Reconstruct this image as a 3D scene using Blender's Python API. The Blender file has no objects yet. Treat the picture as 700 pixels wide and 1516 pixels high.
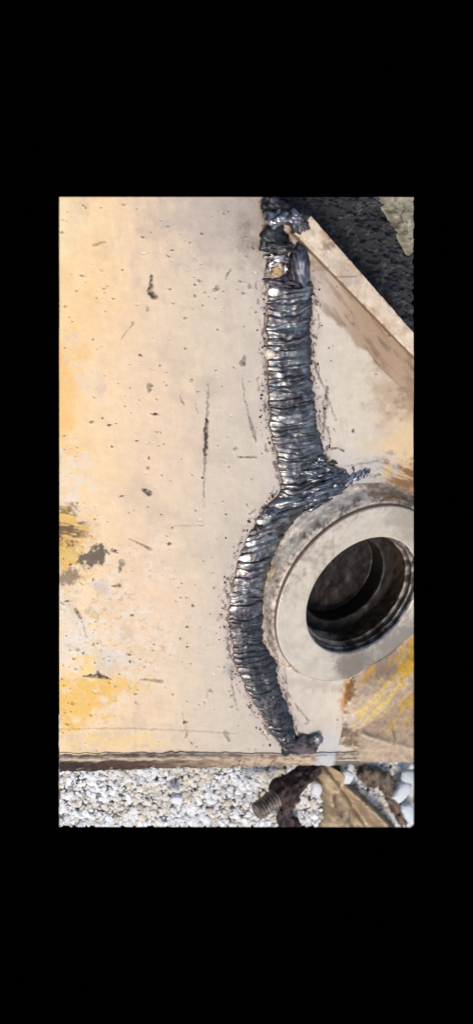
import bpy, bmesh, math, random
import numpy as np
from mathutils import Vector, Matrix

random.seed(7)
rng = np.random.default_rng(7)
sc = bpy.context.scene
COL = sc.collection

# ------------------------------------------------------------------ camera
S = 0.0008                     # metres per photo pixel (700 px wide photo) at the aim point
F = 1300.0                     # focal length in photo pixels
TH = math.radians(32)          # the phone leans this far off the plate's normal
az = np.array([-.745, .667]); az /= np.linalg.norm(az)
D = F * S
CAM = np.array([az[0] * math.sin(TH), az[1] * math.sin(TH), math.cos(TH)]) * D
FW = -CAM / D
RT = np.cross(FW, [0, 1, 0]); RT /= np.linalg.norm(RT)
UP = np.cross(RT, FW)
cd = bpy.data.cameras.new('camera')
cam = bpy.data.objects.new('camera', cd); COL.objects.link(cam)
cam.matrix_world = Matrix(((RT[0], UP[0], -FW[0], CAM[0]), (RT[1], UP[1], -FW[1], CAM[1]),
                           (RT[2], UP[2], -FW[2], CAM[2]), (0, 0, 0, 1)))
cd.sensor_fit = 'HORIZONTAL'; cd.sensor_width = 36; cd.lens = 36 * F / 700
cd.clip_start = .01; cd.clip_end = 200
cd.dof.use_dof = True; cd.dof.focus_distance = D * 1.0; cd.dof.aperture_fstop = 8
sc.camera = cam

# ------------------------------------------------------------------ daylight (thin overcast)
SUN_EL, SUN_AZ = 60, 246         # azimuth in the XY plane, from +X towards +Y
w = bpy.data.worlds.new('World'); sc.world = w; w.use_nodes = True
nt = w.node_tree; bg = nt.nodes['Background']
sky = nt.nodes.new('ShaderNodeTexSky'); sky.sky_type = 'NISHITA'; sky.sun_disc = False
sky.sun_elevation = math.radians(SUN_EL); sky.sun_rotation = math.radians(90 - SUN_AZ)
sky.air_density = 1.0; sky.dust_density = 3.5; sky.ozone_density = .5
nt.links.new(sky.outputs[0], bg.inputs[0]); bg.inputs[1].default_value = .15
sd = bpy.data.lights.new('sun', 'SUN'); sd.energy = 1.5; sd.angle = math.radians(13); sd.color = (1, .95, .88)
sun = bpy.data.objects.new('sun', sd); COL.objects.link(sun)
sdir = Vector((math.cos(math.radians(SUN_EL)) * math.cos(math.radians(SUN_AZ)),
               math.cos(math.radians(SUN_EL)) * math.sin(math.radians(SUN_AZ)), math.sin(math.radians(SUN_EL))))
sun.rotation_euler = sdir.to_track_quat('Z', 'Y').to_euler()
sc.view_settings.view_transform = 'Standard'; sc.view_settings.look = 'None'
sc.view_settings.gamma = 1; sc.view_settings.use_curve_mapping = False
sc.view_settings.exposure = .36

# ------------------------------------------------------------------ helpers
def P(px, py, z=0.0):
    """photo pixel -> the point where its ray meets the level z (arrays allowed)"""
    px = np.asarray(px, float); py = np.asarray(py, float)
    d = FW + RT * ((px - 350) / F)[..., None] + UP * ((758 - py) / F)[..., None]
    t = (np.asarray(z) - CAM[2]) / d[..., 2]
    return CAM + t[..., None] * d

def pxof(p):
    d = np.asarray(p) - CAM; z = d @ FW
    return 350 + F * (d @ RT) / z, 758 - F * (d @ UP) / z

def lin(c, k=.74):
    c = np.asarray(c, float) / 255
    return np.where(c <= .04045, c / 12.92, ((c + .055) / 1.055) ** 2.4) * k

def _h(ix, iy, seed):
    n = (ix.astype(np.int64) * 374761393 + iy.astype(np.int64) * 668265263 + seed * 974634777) & 0xffffffff
    n = ((n ^ (n >> 13)) * 1274126177) & 0xffffffff
    n = (n ^ (n >> 16)) & 0xffffffff
    n = (n * 2246822519) & 0xffffffff
    return ((n ^ (n >> 15)) & 0xffff) / 65535.0

def vn(x, y, seed=0):
    x = np.asarray(x, float); y = np.asarray(y, float)
    ix = np.floor(x); iy = np.floor(y); fx = x - ix; fy = y - iy
    fx = fx * fx * fx * (fx * (fx * 6 - 15) + 10); fy = fy * fy * fy * (fy * (fy * 6 - 15) + 10)
    a = _h(ix, iy, seed); b = _h(ix + 1, iy, seed); c = _h(ix, iy + 1, seed); d = _h(ix + 1, iy + 1, seed)
    return (a + (b - a) * fx) * (1 - fy) + (c + (d - c) * fx) * fy

def fbm(x, y, seed=0, o=4):
    """about -1 .. 1"""
    s = 0; a = 1; n = 0
    for k in range(o):
        s = s + a * (vn(x * 2 ** k + 17.3 * k, y * 2 ** k - 9.1 * k, seed + k) * 2 - 1); n += a; a *= .55
    return s / n * 1.5

def sm(a, b, x):
    t = np.clip((x - a) / (b - a), 0, 1); return t * t * (3 - 2 * t)

def mixc(c, col, f):
    return c + (lin(col) - c) * np.clip(f, 0, 1)[..., None]

def tag(o, label=None, cat=None, group=None, kind=None):
    for k, v in (('label', label), ('category', cat), ('group', group), ('kind', kind)):
        if v: o[k] = v
    return o

def empty(name, loc):
    o = bpy.data.objects.new(name, None); COL.objects.link(o); o.location = Vector(loc); o.empty_display_size = .05
    return o

def link(name, me, mat, parent=None):
    o = bpy.data.objects.new(name, me); COL.objects.link(o)
    if mat: me.materials.append(mat)
    if parent:
        o.parent = parent
        q = parent; off = Vector((0, 0, 0))
        while q: off += q.location; q = q.parent
        o.location = -off
    return o

def mesh_np(name, V, Q, colr=None, smooth=True):
    """quads or tris index array -> mesh, fast"""
    V = np.asarray(V, float).reshape(-1, 3); Q = np.asarray(Q, np.int32)
    used = np.zeros(len(V), bool); used[Q.ravel()] = True
    mp = np.cumsum(used) - 1
    V = V[used]; Q = mp[Q]; k = Q.shape[1]
    me = bpy.data.meshes.new(name)
    me.vertices.add(len(V)); me.vertices.foreach_set('co', V.ravel().astype(np.float32))
    me.loops.add(Q.size); me.loops.foreach_set('vertex_index', Q.ravel().astype(np.int32))
    me.polygons.add(len(Q)); me.polygons.foreach_set('loop_start', np.arange(0, Q.size, k, dtype=np.int32))
    me.polygons.foreach_set('use_smooth', np.full(len(Q), smooth))
    me.update(calc_edges=True)
    if colr is not None:
        c = np.asarray(colr, float).reshape(-1, 3)[used]
        at = me.color_attributes.new('pigment', 'FLOAT_COLOR', 'POINT')
        at.data.foreach_set('color', np.concatenate([c, np.ones((len(c), 1))], 1).astype(np.float32).ravel())
    return me

def gridq(ny, nx, keep=None, flip=False):
    i = np.arange(ny * nx).reshape(ny, nx)
    q = np.stack([i[1:, :-1], i[1:, 1:], i[:-1, 1:], i[:-1, :-1]], -1).reshape(-1, 4)
    if keep is not None: q = q[keep.reshape(-1)]
    return q[:, ::-1] if flip else q

def join_np(parts):
    """[(V,Q,C)] tris/quads of one arity -> one"""
    Vs, Qs, Cs, n = [], [], [], 0
    for V, Q, C in parts:
        V = np.asarray(V).reshape(-1, 3); Vs.append(V); Qs.append(np.asarray(Q) + n); n += len(V)
        Cs.append(np.asarray(C, float).reshape(-1, 3) if np.ndim(C) > 1 else np.tile(np.asarray(C, float), (len(V), 1)))
    return np.concatenate(Vs), np.concatenate(Qs), np.concatenate(Cs)

X0, X1, Y0, Y1 = 88, 612, 291, 1225          # the extent the photograph shows
_planes = []
for a, b in (((X0, Y0), (X0, Y1)), ((X1, Y1), (X1, Y0)), ((X1, Y0), (X0, Y0)), ((X0, Y1), (X1, Y1))):
    pa, pb = P(*a), P(*b); n = np.cross(pa - CAM, pb - CAM); n /= np.linalg.norm(n)
    mid = P(350, 758)
    if (mid - CAM) @ n > 0: n = -n
    _planes.append((pa, n))
def trim(o, cap=False):
    """cut a piece off where the built extent ends"""
    me = o.data; bm = bmesh.new(); bm.from_mesh(me)
    off = Vector(o.matrix_world.translation) if False else Vector((0, 0, 0))
    q = o
    while q: off += q.location; q = q.parent
    for co, n in _planes:
        r = bmesh.ops.bisect_plane(bm, geom=bm.verts[:] + bm.edges[:] + bm.faces[:], plane_co=Vector(co) - off,
                                   plane_no=Vector(n), clear_outer=True, dist=1e-7)
        if cap:
            ed = [e for e in r['geom_cut'] if isinstance(e, bmesh.types.BMEdge)]
            if ed: bmesh.ops.holes_fill(bm, edges=ed, sides=0)
    bm.to_mesh(me); bm.free(); me.update()
    return o

# ------------------------------------------------------------------ materials
def mat(name, rough=.5, metal=0., bump=.2, bscale=900, var=.12, vscale=120, base=None, spec=.5, rvar=.12, warp=0, bdist=.0006):
    m = bpy.data.materials.new(name); m.use_nodes = True
    t = m.node_tree; N = t.nodes; L = t.links; b = N['Principled BSDF']
    tc = N.new('ShaderNodeTexCoord')
    n1 = N.new('ShaderNodeTexNoise'); n1.inputs['Scale'].default_value = vscale; n1.inputs['Detail'].default_value = 8
    n1.inputs['Roughness'].default_value = .65
    L.new(tc.outputs['Object'], n1.inputs['Vector'])
    mr = N.new('ShaderNodeMapRange'); mr.inputs['From Min'].default_value = .25; mr.inputs['From Max'].default_value = .75
    mr.inputs['To Min'].default_value = 1 - var; mr.inputs['To Max'].default_value = 1 + var
    L.new(n1.outputs['Fac'], mr.inputs['Value'])
    mx = N.new('ShaderNodeMix'); mx.data_type = 'RGBA'; mx.blend_type = 'MULTIPLY'; mx.inputs['Factor'].default_value = 1
    if base is None:
        a = N.new('ShaderNodeAttribute'); a.attribute_name = 'pigment'; L.new(a.outputs['Color'], mx.inputs['A'])
    else: mx.inputs['A'].default_value = (*base, 1)
    L.new(mr.outputs['Result'], mx.inputs['B']); L.new(mx.outputs['Result'], b.inputs['Base Color'])
    n2 = N.new('ShaderNodeTexNoise'); n2.inputs['Scale'].default_value = bscale; n2.inputs['Detail'].default_value = 5
    L.new(tc.outputs['Object'], n2.inputs['Vector'])
    bp = N.new('ShaderNodeBump'); bp.inputs['Strength'].default_value = bump; bp.inputs['Distance'].default_value = bdist
    L.new(n2.outputs['Fac'], bp.inputs['Height']); L.new(bp.outputs['Normal'], b.inputs['Normal'])
    r2 = N.new('ShaderNodeMapRange'); r2.inputs['From Min'].default_value = .3; r2.inputs['From Max'].default_value = .7
    r2.inputs['To Min'].default_value = max(.03, rough - rvar); r2.inputs['To Max'].default_value = min(1, rough + rvar)
    L.new(n1.outputs['Fac'], r2.inputs['Value']); L.new(r2.outputs['Result'], b.inputs['Roughness'])
    b.inputs['Metallic'].default_value = metal; b.inputs['Specular IOR Level'].default_value = spec
    return m

M_plate = mat('worn_painted_steel', rough=.5, bump=.25, bscale=700, var=.07, vscale=90, spec=.35)
M_weld = mat('weld_metal', rough=.34, metal=.85, bump=.16, bscale=700, var=.3, vscale=120, rvar=.1)
M_slag = mat('burnt_slag', rough=.4, metal=.55, bump=.5, bscale=600, var=.3, vscale=200, rvar=.15)
M_ring = mat('machined_steel', rough=.4, metal=.15, bump=.12, bscale=1500, var=.06, vscale=60, rvar=.06)
M_rough = mat('ground_steel', rough=.55, metal=.1, bump=.5, bscale=500, var=.25, vscale=260)
M_bore = mat('greasy_steel', spec=.3, rough=.46, metal=.12, bump=.3, bscale=400, var=.35, vscale=80)
M_rust = mat('rusty_steel', rough=.75, bump=.8, bscale=350, var=.3, vscale=150, spec=.25)
M_stone = mat('white_gravel_stone', rough=.8, bump=.5, bscale=300, var=.15, vscale=110, spec=.25)
M_dirt = mat('dusty_soil', rough=.95, bump=1, bscale=250, var=.3, vscale=120, spec=.1, bdist=.001)
M_tar = mat('black_asphalt', rough=.75, bump=.8, bscale=420, var=.25, vscale=220, spec=.35, bdist=.0012)
M_rag = mat('muddy_cloth', rough=.6, bump=.3, bscale=260, var=.12, vscale=60, spec=.3)

# ------------------------------------------------------------------ the weld's outline in the photograph
_sl = np.array([(288, 386), (330, 386), (380, 396), (420, 397), (450, 396), (480, 396), (510, 396), (540, 397), (570, 397), (600, 399), (630, 401),
                (650, 405), (680, 412), (700, 416), (722, 419), (735, 411), (748, 397), (765, 385), (782, 375), (800, 365), (818, 358),
                (850, 350), (885, 340), (926, 340), (945, 345), (978, 349), (999, 357), (1030, 371), (1061, 389), (1087, 405), (1112, 421)], float)
_sr = np.array([(288, 440), (330, 442), (380, 458), (420, 462), (450, 462), (480, 459), (510, 460), (540, 458), (570, 461), (600, 465), (630, 468),
                (650, 473), (680, 478), (700, 477), (722, 468), (750, 453), (773, 433), (790, 421), (807, 412), (834, 399), (866, 391),
                (898, 390), (926, 386), (949, 387), (966, 397), (984, 409), (1017, 411), (1043, 423), (1068, 433), (1092, 437), (1112, 440)], float)
def _smooth_interp(tab):
    y = np.arange(280, 1121, 1.0); x = np.interp(y, tab[:, 0], tab[:, 1])
    k = np.hanning(19); k /= k.sum(); x = np.convolve(np.pad(x, 9, mode='edge'), k, 'valid')
    return lambda q: np.interp(q, y, x)
XL, XR = _smooth_interp(_sl), _smooth_interp(_sr)
def XC(y): return (XL(y) + XR(y)) / 2

# ================================================================== THE SETTING
def ground_sheet(name, x0, x1, y0, y1, z, hfun, cfun, mat_, step=2.0, keep=None):
    gx, gy = np.meshgrid(np.arange(x0, x1 + step * .5, step), np.arange(y0, y1 + step * .5, step))
    pts = P(gx, gy, z); pts[..., 2] += hfun(gx, gy)
    # hold the outline where the plan has it
    k = None
    if keep is not None:
        cx = (gx[1:, 1:] + gx[:-1, :-1]) / 2; cy = (gy[1:, 1:] + gy[:-1, :-1]) / 2; k = keep(cx, cy)
    me = mesh_np(name, pts, gridq(*gx.shape, keep=k), cfun(gx, gy))
    return link(name, me, mat_)

ZG = -.085
g = ground_sheet('ground', X0, X1, 1060, Y1, ZG - .004, lambda x, y: .002 * fbm(x / 14, y / 14, 3) - .002,
                 lambda x, y: mixc(np.tile(lin((216, 215, 210)), (*x.shape, 1)), (208, 196, 172), sm(-.1, .6, fbm(x / 40, y / 30, 9))), M_dirt)
tag(g, kind='structure')
# black asphalt beyond the flange
def tar_h(x, y):
    a = fbm(x / 30, y / 24, 21, 3); b = fbm(x / 11, y / 8, 25, 4); c = fbm(x / 3.4, y / 3.0, 29, 2)
    return .006 * a + .006 * b + .0030 * c
def kerb_line(x, y): return (x - 571) * (376 - 291) - (y - 291) * (616 - 571)
t_ = ground_sheet('asphalt', 408, X1, Y0, 600, -.07, tar_h,
                  lambda x, y: mixc(np.tile(lin((50, 51, 54)), (*x.shape, 1)), (88, 88, 92), sm(.15, .8, fbm(x / 7, y / 7, 33))), M_tar, 1.3)
tag(t_, kind='structure'); trim(t_)
k_ = ground_sheet('concrete_kerb', 560, X1, Y0, 395, -.056, lambda x, y: .0022 * fbm(x / 6, y / 6, 41, 4) - .012 * sm(-150, -560, kerb_line(x, y)),
                  lambda x, y: mixc(mixc(np.tile(lin((150, 143, 124)), (*x.shape, 1)), (98, 90, 74), sm(0, .7, fbm(x / 8, y / 8, 43))), (176, 170, 156), sm(.3, .8, fbm(x / 5, y / 5, 45))),
                  M_dirt, 1.3, keep=lambda x, y: kerb_line(x, y) > -640)
tag(k_, kind='structure')

# ================================================================== THE WELDED STEEL FRAME
FRAME = empty('welded_steel_frame', P(350, 758, -.012))
tag(FRAME, 'pale worn steel plates joined by a long curved blue grey weld beside a bore', 'machine frame')

# ---- the pigment of the flat steel
def stroke(gx, gy, pts, wd, soft=.4):
    """how much of a hand-drawn stroke covers each point"""
    best = np.full(gx.shape, 1e9)
    for (xa, ya, wa), (xb, yb, wb) in zip(pts[:-1], pts[1:]):
        dx, dy = xb - xa, yb - ya; t = np.clip(((gx - xa) * dx + (gy - ya) * dy) / (dx * dx + dy * dy + 1e-9), 0, 1)
        d = np.hypot(gx - xa - t * dx, gy - ya - t * dy) / np.maximum(.05, (wa + (wb - wa) * t) * wd)
        best = np.minimum(best, d)
    return 1 - sm(1 - soft, 1 + soft, best)

def blob(gx, gy, cx, cy, rx, ry, ang=0, seed=0, ns=14, na=.5, soft=.3):
    c, s = math.cos(math.radians(ang)), math.sin(math.radians(ang))
    u = ((gx - cx) * c + (gy - cy) * s) / rx; v = (-(gx - cx) * s + (gy - cy) * c) / ry
    d = np.hypot(u, v) + na * fbm(gx / ns, gy / ns, seed, 4) + .22 * fbm(gx / 3.1, gy / 3.1, seed + 500, 2)
    soft = min(.75, soft + .15)
    return 1 - sm(1 - soft, 1 + soft, d)

def streaks(gx, gy, ang, ln, wd, seed):
    c, s = math.cos(math.radians(ang)), math.sin(math.radians(ang))
    return fbm((gx * c + gy * s) / ln, (-gx * s + gy * c) / wd, seed, 4)

def steel_skin(gx, gy, side):
    """pigment, height of the two flat plates"""
    xs = [88, 150, 200, 250, 300, 350, 400, 470, 540, 612]
    cs = np.array([lin(c) for c in ((244, 211, 160), (242, 210, 165), (234, 205, 167), (228, 204, 172), (218, 200, 174), (212, 197, 175), (212, 198, 177),
                                    (218, 206, 185), (216, 202, 179), (211, 190, 161))])
    warp = gx + 22 * fbm(gx / 120, gy / 160, 5)
    c = np.stack([np.interp(warp, xs, cs[:, k]) for k in range(3)], -1)
    h = .0006 * fbm(gx / 90, gy / 90, 8, 3) + .00012 * fbm(gx / 9, gy / 9, 12, 3)
    c = c * (1 + .045 * fbm(gx / 26, gy / 26, 31, 4) + .03 * streaks(gx, gy, 82, 60, 2.2, 33) + .02 * streaks(gx, gy, 15, 50, 2.4, 35))[..., None]
    c = mixc(c, (188, 172, 154), .35 * sm(.2, .8, fbm(gx / 38, gy / 52, 37, 5)))
    # broad tints
    if side:
        c = mixc(c, (246, 194, 112), .8 * blob(gx, gy, 84, 590, 46, 80, 0, 51, 26, .6, .5))
        c = mixc(c, (246, 206, 146), .6 * blob(gx, gy, 108, 440, 58, 60, 0, 52, 30, .7, .6))
        c = mixc(c, (248, 214, 160), .5 * blob(gx, gy, 150, 655, 34, 60, 0, 53, 20, .8, .5))
        c = mixc(c, (249, 226, 180), .5 * blob(gx, gy, 88, 340, 40, 70, 0, 54, 30, .6, .6))
        c = mixc(c, (228, 221, 208), .6 * sm(-.6, .2, fbm(gx / 5, gy / 5, 555, 3)) * blob(gx, gy, 100, 705, 34, 38, 20, 55, 18, .7, .35))
        c = mixc(c, (228, 218, 200), .55 * blob(gx, gy, 124, 560, 34, 13, 48, 56, 7, 1.1, .5) * sm(-.5, .3, fbm(gx / 4, gy / 4, 556, 3)))
        c = mixc(c, (206, 200, 188), .6 * sm(-.5, .3, fbm(gx / 3, gy / 3, 557, 3)) * blob(gx, gy, 108, 500, 11, 12, 0, 57, 8, .7, .35))
        c = mixc(c, (225, 219, 208), .55 * blob(gx, gy, 112, 935, 34, 36, 0, 58, 16, .8, .35))
        c = mixc(c, (214, 209, 200), .6 * blob(gx, gy, 160, 972, 26, 12, 10, 59, 10, .7, .35))
        c = mixc(c, (238, 204, 176), .35 * blob(gx, gy, 215, 870, 60, 50, 0, 60, 40, .5, .6))
        c = mixc(c, (236, 208, 178), .35 * blob(gx, gy, 200, 620, 70, 130, 0, 61, 40, .5, .6))
        # yellow paint left on
        st = streaks(gx, gy, 8, 30, 6, 62)
        c = mixc(c, (222, 176, 78), .85 * blob(gx, gy, 92, 800, 38, 44, 0, 63, 14, .7, .25))
        c = mixc(c, (238, 188, 84), .9 * blob(gx, gy, 112, 1045, 62, 26, -20, 64, 14, .9, .3))
        c = mixc(c, (238, 190, 88), .85 * blob(gx, gy, 150, 1016, 56, 10, 2, 65, 12, .9, .3))
        c = mixc(c, (242, 206, 120), .6 * blob(gx, gy, 132, 985, 12, 22, 10, 66, 9, .8, .3))
        c = mixc(c, (240, 206, 130), .55 * blob(gx, gy, 170, 1098, 56, 10, 0, 67, 12, .9, .4))
        c = mixc(c, (198, 168, 92), .6 * blob(gx, gy, 138, 908, 12, 8, 0, 68, 6, .8, .35))
        zn = blob(gx, gy, 150, 915, 95, 105, 0, 300, 40, .5, .6)
        c = mixc(c, (232, 226, 212), .55 * zn * sm(.1, .5, fbm(gx / 7, gy / 6, 302, 4)))
        c = mixc(c, (150, 130, 106), .4 * zn * sm(.45, .8, fbm(gx / 6, gy / 4, 304, 4)))
        c = mixc(c, (206, 178, 134), .5 * sm(.35, .7, fbm(gx / 9, gy / 5, 306, 4)) * blob(gx, gy, 180, 1085, 130, 32, 0, 308, 30, .5, .6))
        # brown burns and scuffs over it
        f = blob(gx, gy, 88, 778, 36, 28, 0, 69, 8, .35, .35) * sm(-.25, .25, st)
        c = mixc(c, (92, 60, 40), .9 * f); h -= .0006 * f
        f = blob(gx, gy, 138, 824, 21, 13, -28, 70, 8, .65, .2)
        c = mixc(c, (80, 70, 54), .92 * f); h -= .0007 * f
        f = blob(gx, gy, 98, 856, 22, 10, -38, 71, 8, .7, .3)
        c = mixc(c, (120, 98, 74), .8 * f)
        c = mixc(c, (198, 188, 176), .6 * blob(gx, gy, 150, 868, 10, 9, 0, 72, 6, .6, .5))
        # soot by the top of the weld
        c = mixc(c, (104, 92, 88), .95 * blob(gx, gy, 386, 302, 46, 62, 0, 73, 18, .6, .6))
        c = mixc(c, (150, 138, 128), .5 * blob(gx, gy, 384, 356, 22, 36, 0, 74, 10, .7, .6))
        c = mixc(c, (188, 172, 158), .8 * blob(gx, gy, 335, 305, 85, 75, 0, 77, 30, .5, .7))
        c = mixc(c, (170, 168, 170), .5 * blob(gx, gy, 352, 985, 16, 14, 0, 75, 8, .7, .6))
        c = mixc(c, (110, 104, 104), .6 * blob(gx, gy, 344, 990, 10, 8, 0, 76, 6, .6, .6))
        # scored line, gouges: (points x,y,w) , darkness, depth
        strokes = [([(309, 566, .5), (307, 610, 1.3), (305, 650, 1.5), (303, 700, .9), (301, 752, .3)], 1.6, .55, .0003),
                   ([(307, 622, 1.), (305, 640, 1.6), (306, 648, 1.1), (304, 672, 1.3)], 2.0, .95, .0012),
                   ([(225, 407, .7), (223, 424, 1.6), (222, 432, 2.2), (228, 438, 2.4)], 2.0, .85, .0010),
                   ([(218, 455, 1), (219, 459, 1.2)], 1.8, .7, .0006), ([(362, 526, 1), (359, 538, 2)], 1.8, .85, .0008),
                   ([(140, 362, 1.8), (150, 357, .8), (156, 357, .4)], 1.5, .6, .0005), ([(198, 476, .8), (180, 502, .4)], 1.6, .45, .0003),
                   ([(341, 398, 1.2), (334, 412, 1)], 1.2, .7, .0005), ([(323, 423, 1), (316, 430, 1.2)], 1.3, .6, .0005),
                   ([(122, 1001, .5), (148, 1001, 2.2), (165, 1006, .4)], 1.7, .85, .0008), ([(205, 1006, .4), (240, 1009, 2)], 1.5, .55, .0005),
                   ([(181, 832, 2.6), (177, 845, 1.8)], 1.6, .7, .0007), ([(167, 868, 1), (177, 867, 2)], 1.5, .7, .0007),
                   ([(112, 903, 1.7), (119, 914, 1.2)], 1.8, .75, .0007), ([(120, 916, .5), (130, 945, .9)], 1.5, .45, .0004),
                   ([(192, 798, .6), (210, 806, 1.2), (224, 814, 2)], 1.3, .6, .0005), ([(258, 778, .5), (300, 777, .4)], 1.2, .4, .0003),
                   ([(308, 1020, .5), (302, 1048, .5)], 1.4, .4, .0003), ([(212, 724, 1.5), (220, 729, 2.6)], 1.8, .85, .0010),
                   ([(335, 1086, 2), (338, 1096, 1)], 2., .6, .0007), ([(270, 1055, .7), (278, 1090, .7)], 2., .3, .0004),
                   ([(222, 570, 2.4), (220, 578, 1.5)], 1.6, .6, .0007), ([(266, 585, .8), (272, 598, 1.0)], 1.3, .5, .0005),
                   ([(290, 596, .7), (293, 612, .6)], 1.2, .4, .0003),
                   ([(360, 560, .6), (362, 590, .8), (368, 612, .9), (376, 640, 2.2), (380, 655, .8)], 1.3, .6, .0006),
                   ([(352, 676, .8), (378, 676, 1.3)], 1.5, .65, .0006), ([(343, 1000, .8), (346, 1030, .9), (352, 1052, .5)], 1.4, .6, .0006),
                   ([(88, 1079, .6), (200, 1078, .8), (352, 1086, .6)], 1.6, .22, .0004)]
        npits, zone = 760, (92, 395, 296, 1112)
    else:
        # brown rust and painted flange shade, its lower border a straight line
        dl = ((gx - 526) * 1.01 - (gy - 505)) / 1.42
        rust_shade_n = fbm(gx / 16, gy / 16, 81, 5)
        f = sm(-4, 2, dl + 5 * rust_shade_n)
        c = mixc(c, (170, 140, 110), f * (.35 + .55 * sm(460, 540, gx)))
        c = mixc(c, (92, 70, 54), .7 * np.exp(-(dl / 1.3) ** 2) * sm(540, 575, gx + 20 * rust_shade_n))
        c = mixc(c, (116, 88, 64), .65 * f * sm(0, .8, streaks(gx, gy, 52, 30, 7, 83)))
        c = mixc(c, (186, 158, 128), .7 * blob(gx, gy, 590, 585, 44, 34, 30, 85, 14, .8, .5))
        c = mixc(c, (146, 116, 86), .6 * blob(gx, gy, 606, 592, 22, 20, 30, 86, 9, .9, .4))
        c = mixc(c, (128, 100, 84), .5 * blob(gx, gy, 470, 400, 16, 34, 20, 87, 9, .9, .5))
        # golden scorched patch above the ring
        st = streaks(gx, gy, 24, 26, 3.2, 88)
        c = mixc(c, (240, 204, 146), .55 * blob(gx, gy, 606, 672, 44, 40, 0, 89, 20, .6, .6))
        f = blob(gx, gy, 600, 712, 50, 26, 16, 90, 10, .6, .4)
        c = mixc(c, (132, 92, 48), .95 * f * sm(-.6, .1, st)); c = mixc(c, (218, 172, 80), .85 * f * sm(.25, .6, -st)); h += .0006 * f * st
        # grey smoke round the branch weld and at the foot
        c = mixc(c, (190, 190, 192), .65 * blob(gx, gy, 535, 700, 40, 22, -15, 91, 14, .7, .6))
        c = mixc(c, (196, 186, 176), .5 * blob(gx, gy, 470, 770, 60, 34, -38, 92, 14, .7, .6))
        c = mixc(c, (198, 198, 196), .65 * blob(gx, gy, 484, 1112, 20, 30, 10, 93, 14, .5, .5))
        c = mixc(c, (206, 140, 50), .8 * blob(gx, gy, 514, 1028, 7, 26, 8, 94, 6, .8, .35))
        c = mixc(c, (150, 132, 116), .35 * blob(gx, gy, 470, 1016, 46, 7, 6, 95, 8, .8, .5))
        strokes = [([(463, 532, .6), (474, 560, .8), (482, 578, .9), (497, 622, .7)], 1.4, .6, .0006),
                   ([(484, 572, 1.2), (484, 600, 1.7), (480, 615, 1.2), (478, 642, .6)], 1.6, .75, .0009),
                   ([(490, 664, 1.2), (500, 663, 1), (508, 667, 1.5)], 1.2, .8, .0008), ([(474, 725, 1), (474, 745, .8)], 1.2, .5, .0005),
                   ([(437, 1042, .8), (447, 1056, 1.2), (456, 1066, 1.2), (453, 1072, .8)], 1.3, .6, .0007),
                   ([(422, 1022, 1), (427, 1030, 2.2)], 1.5, .7, .0007), ([(423, 1008, 1.5), (424, 1011, 1.5)], 1.5, .6, .0006),
                   ([(510, 690, .6), (560, 682, 1.2)], 1.3, .45, .0004), ([(556, 705, 1.2), (562, 702, 1)], 1.5, .6, .0005)]
        npits, zone = 170, (466, 608, 400, 1100)
    # heat halo and crusty fringe along the weld
    yl = gy; dl = XL(yl) - gx; dr = gx - XR(yl)
    dd = np.where(side, dl, dr) if not side else dl
    inside = (gy > 400)
    hal = np.exp(-np.clip(dd, 0, 99) / 13.) * inside
    c = mixc(c, (176, 162, 158), .28 * np.exp(-((dd - 10 - 9 * fbm(gx / 26, gy / 34, 95, 4)) / 7.) ** 2) * sm(-.3, .4, fbm(gx / 30, gy / 40, 94, 3)) * inside)
    c = mixc(c, (204, 188, 178), .55 * np.exp(-np.clip(dd + 8 * fbm(gx / 22, gy / 26, 97, 4), 0, 99) / 22.) * inside)
    c = mixc(c, (228, 214, 200), .35 * hal)
    c = mixc(c, (138, 118, 106), .75 * np.exp(-np.clip(dd + 3.5 * fbm(gx / 9, gy / 12, 99, 4), 0, 99) / 4.5) * inside)
    fr = np.exp(-((dd - 5 - 5 * fbm(gx / 20, gy / 14, 101)) / 4.2) ** 2) * sm(.05, .4, fbm(gx / 4.5, gy / 7, 103, 3)) * inside
    c = mixc(c, (74, 58, 50), .85 * fr); h += .0011 * fr
    fr = np.exp(-((dd - 13 - 6 * fbm(gx / 24, gy / 30, 105)) / 1.6) ** 2) * sm(.1, .45, fbm(gx / 9, gy / 12, 107, 3)) * inside
    c = mixc(c, (96, 78, 66), .7 * fr); h -= .0006 * fr
    wob = 1.6 * fbm(gx / 5, gy / 5, 111, 3)
    for pts, wd, dk, dp in strokes:
        f = stroke(gx + wob, gy + wob * .7, pts, wd) * (.75 + .35 * fbm(gx / 3, gy / 3, 113, 2))
        c = mixc(c, (52, 38, 28), 1.15 * dk * f); h -= dp * np.clip(f, 0, 1)
        h += dp * .35 * stroke(gx - 1.5 + wob, gy - 2.2 + wob, pts, wd)
    # pits and chips
    step = gx[0, 1] - gx[0, 0]; ny, nx = gx.shape
    for _ in range(npits):
        px = zone[0] + (zone[1] - zone[0]) * rng.random() ** (1.35 if side else 1); py = zone[2] + (zone[3] - zone[2]) * rng.random()
        if vn(np.array(px / 55.), np.array(py / 60.), 777) < .62 * rng.random() + .12: continue
        big = rng.random() ** 4
        a = .75 + .9 * rng.random() + 2.6 * big; b = a * (.35 + .45 * rng.random()); an = rng.random() * 3.14 if rng.random() < .5 else rng.normal(0, .4)
        i = int((py - gy[0, 0]) / step); j = int((px - gx[0, 0]) / step); k = int(3 * a / step) + 2
        i0, i1, j0, j1 = max(0, i - k), min(ny, i + k), max(0, j - k), min(nx, j + k)
        if i1 <= i0 or j1 <= j0: continue
        sx = gx[i0:i1, j0:j1] - px; sy = gy[i0:i1, j0:j1] - py
        u = (sx * math.cos(an) + sy * math.sin(an)) / a; v = (-sx * math.sin(an) + sy * math.cos(an)) / b
        d = np.hypot(u, v) * (1 + .35 * fbm(gx[i0:i1, j0:j1] / 2.5, gy[i0:i1, j0:j1] / 2.5, 131, 2))
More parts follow.
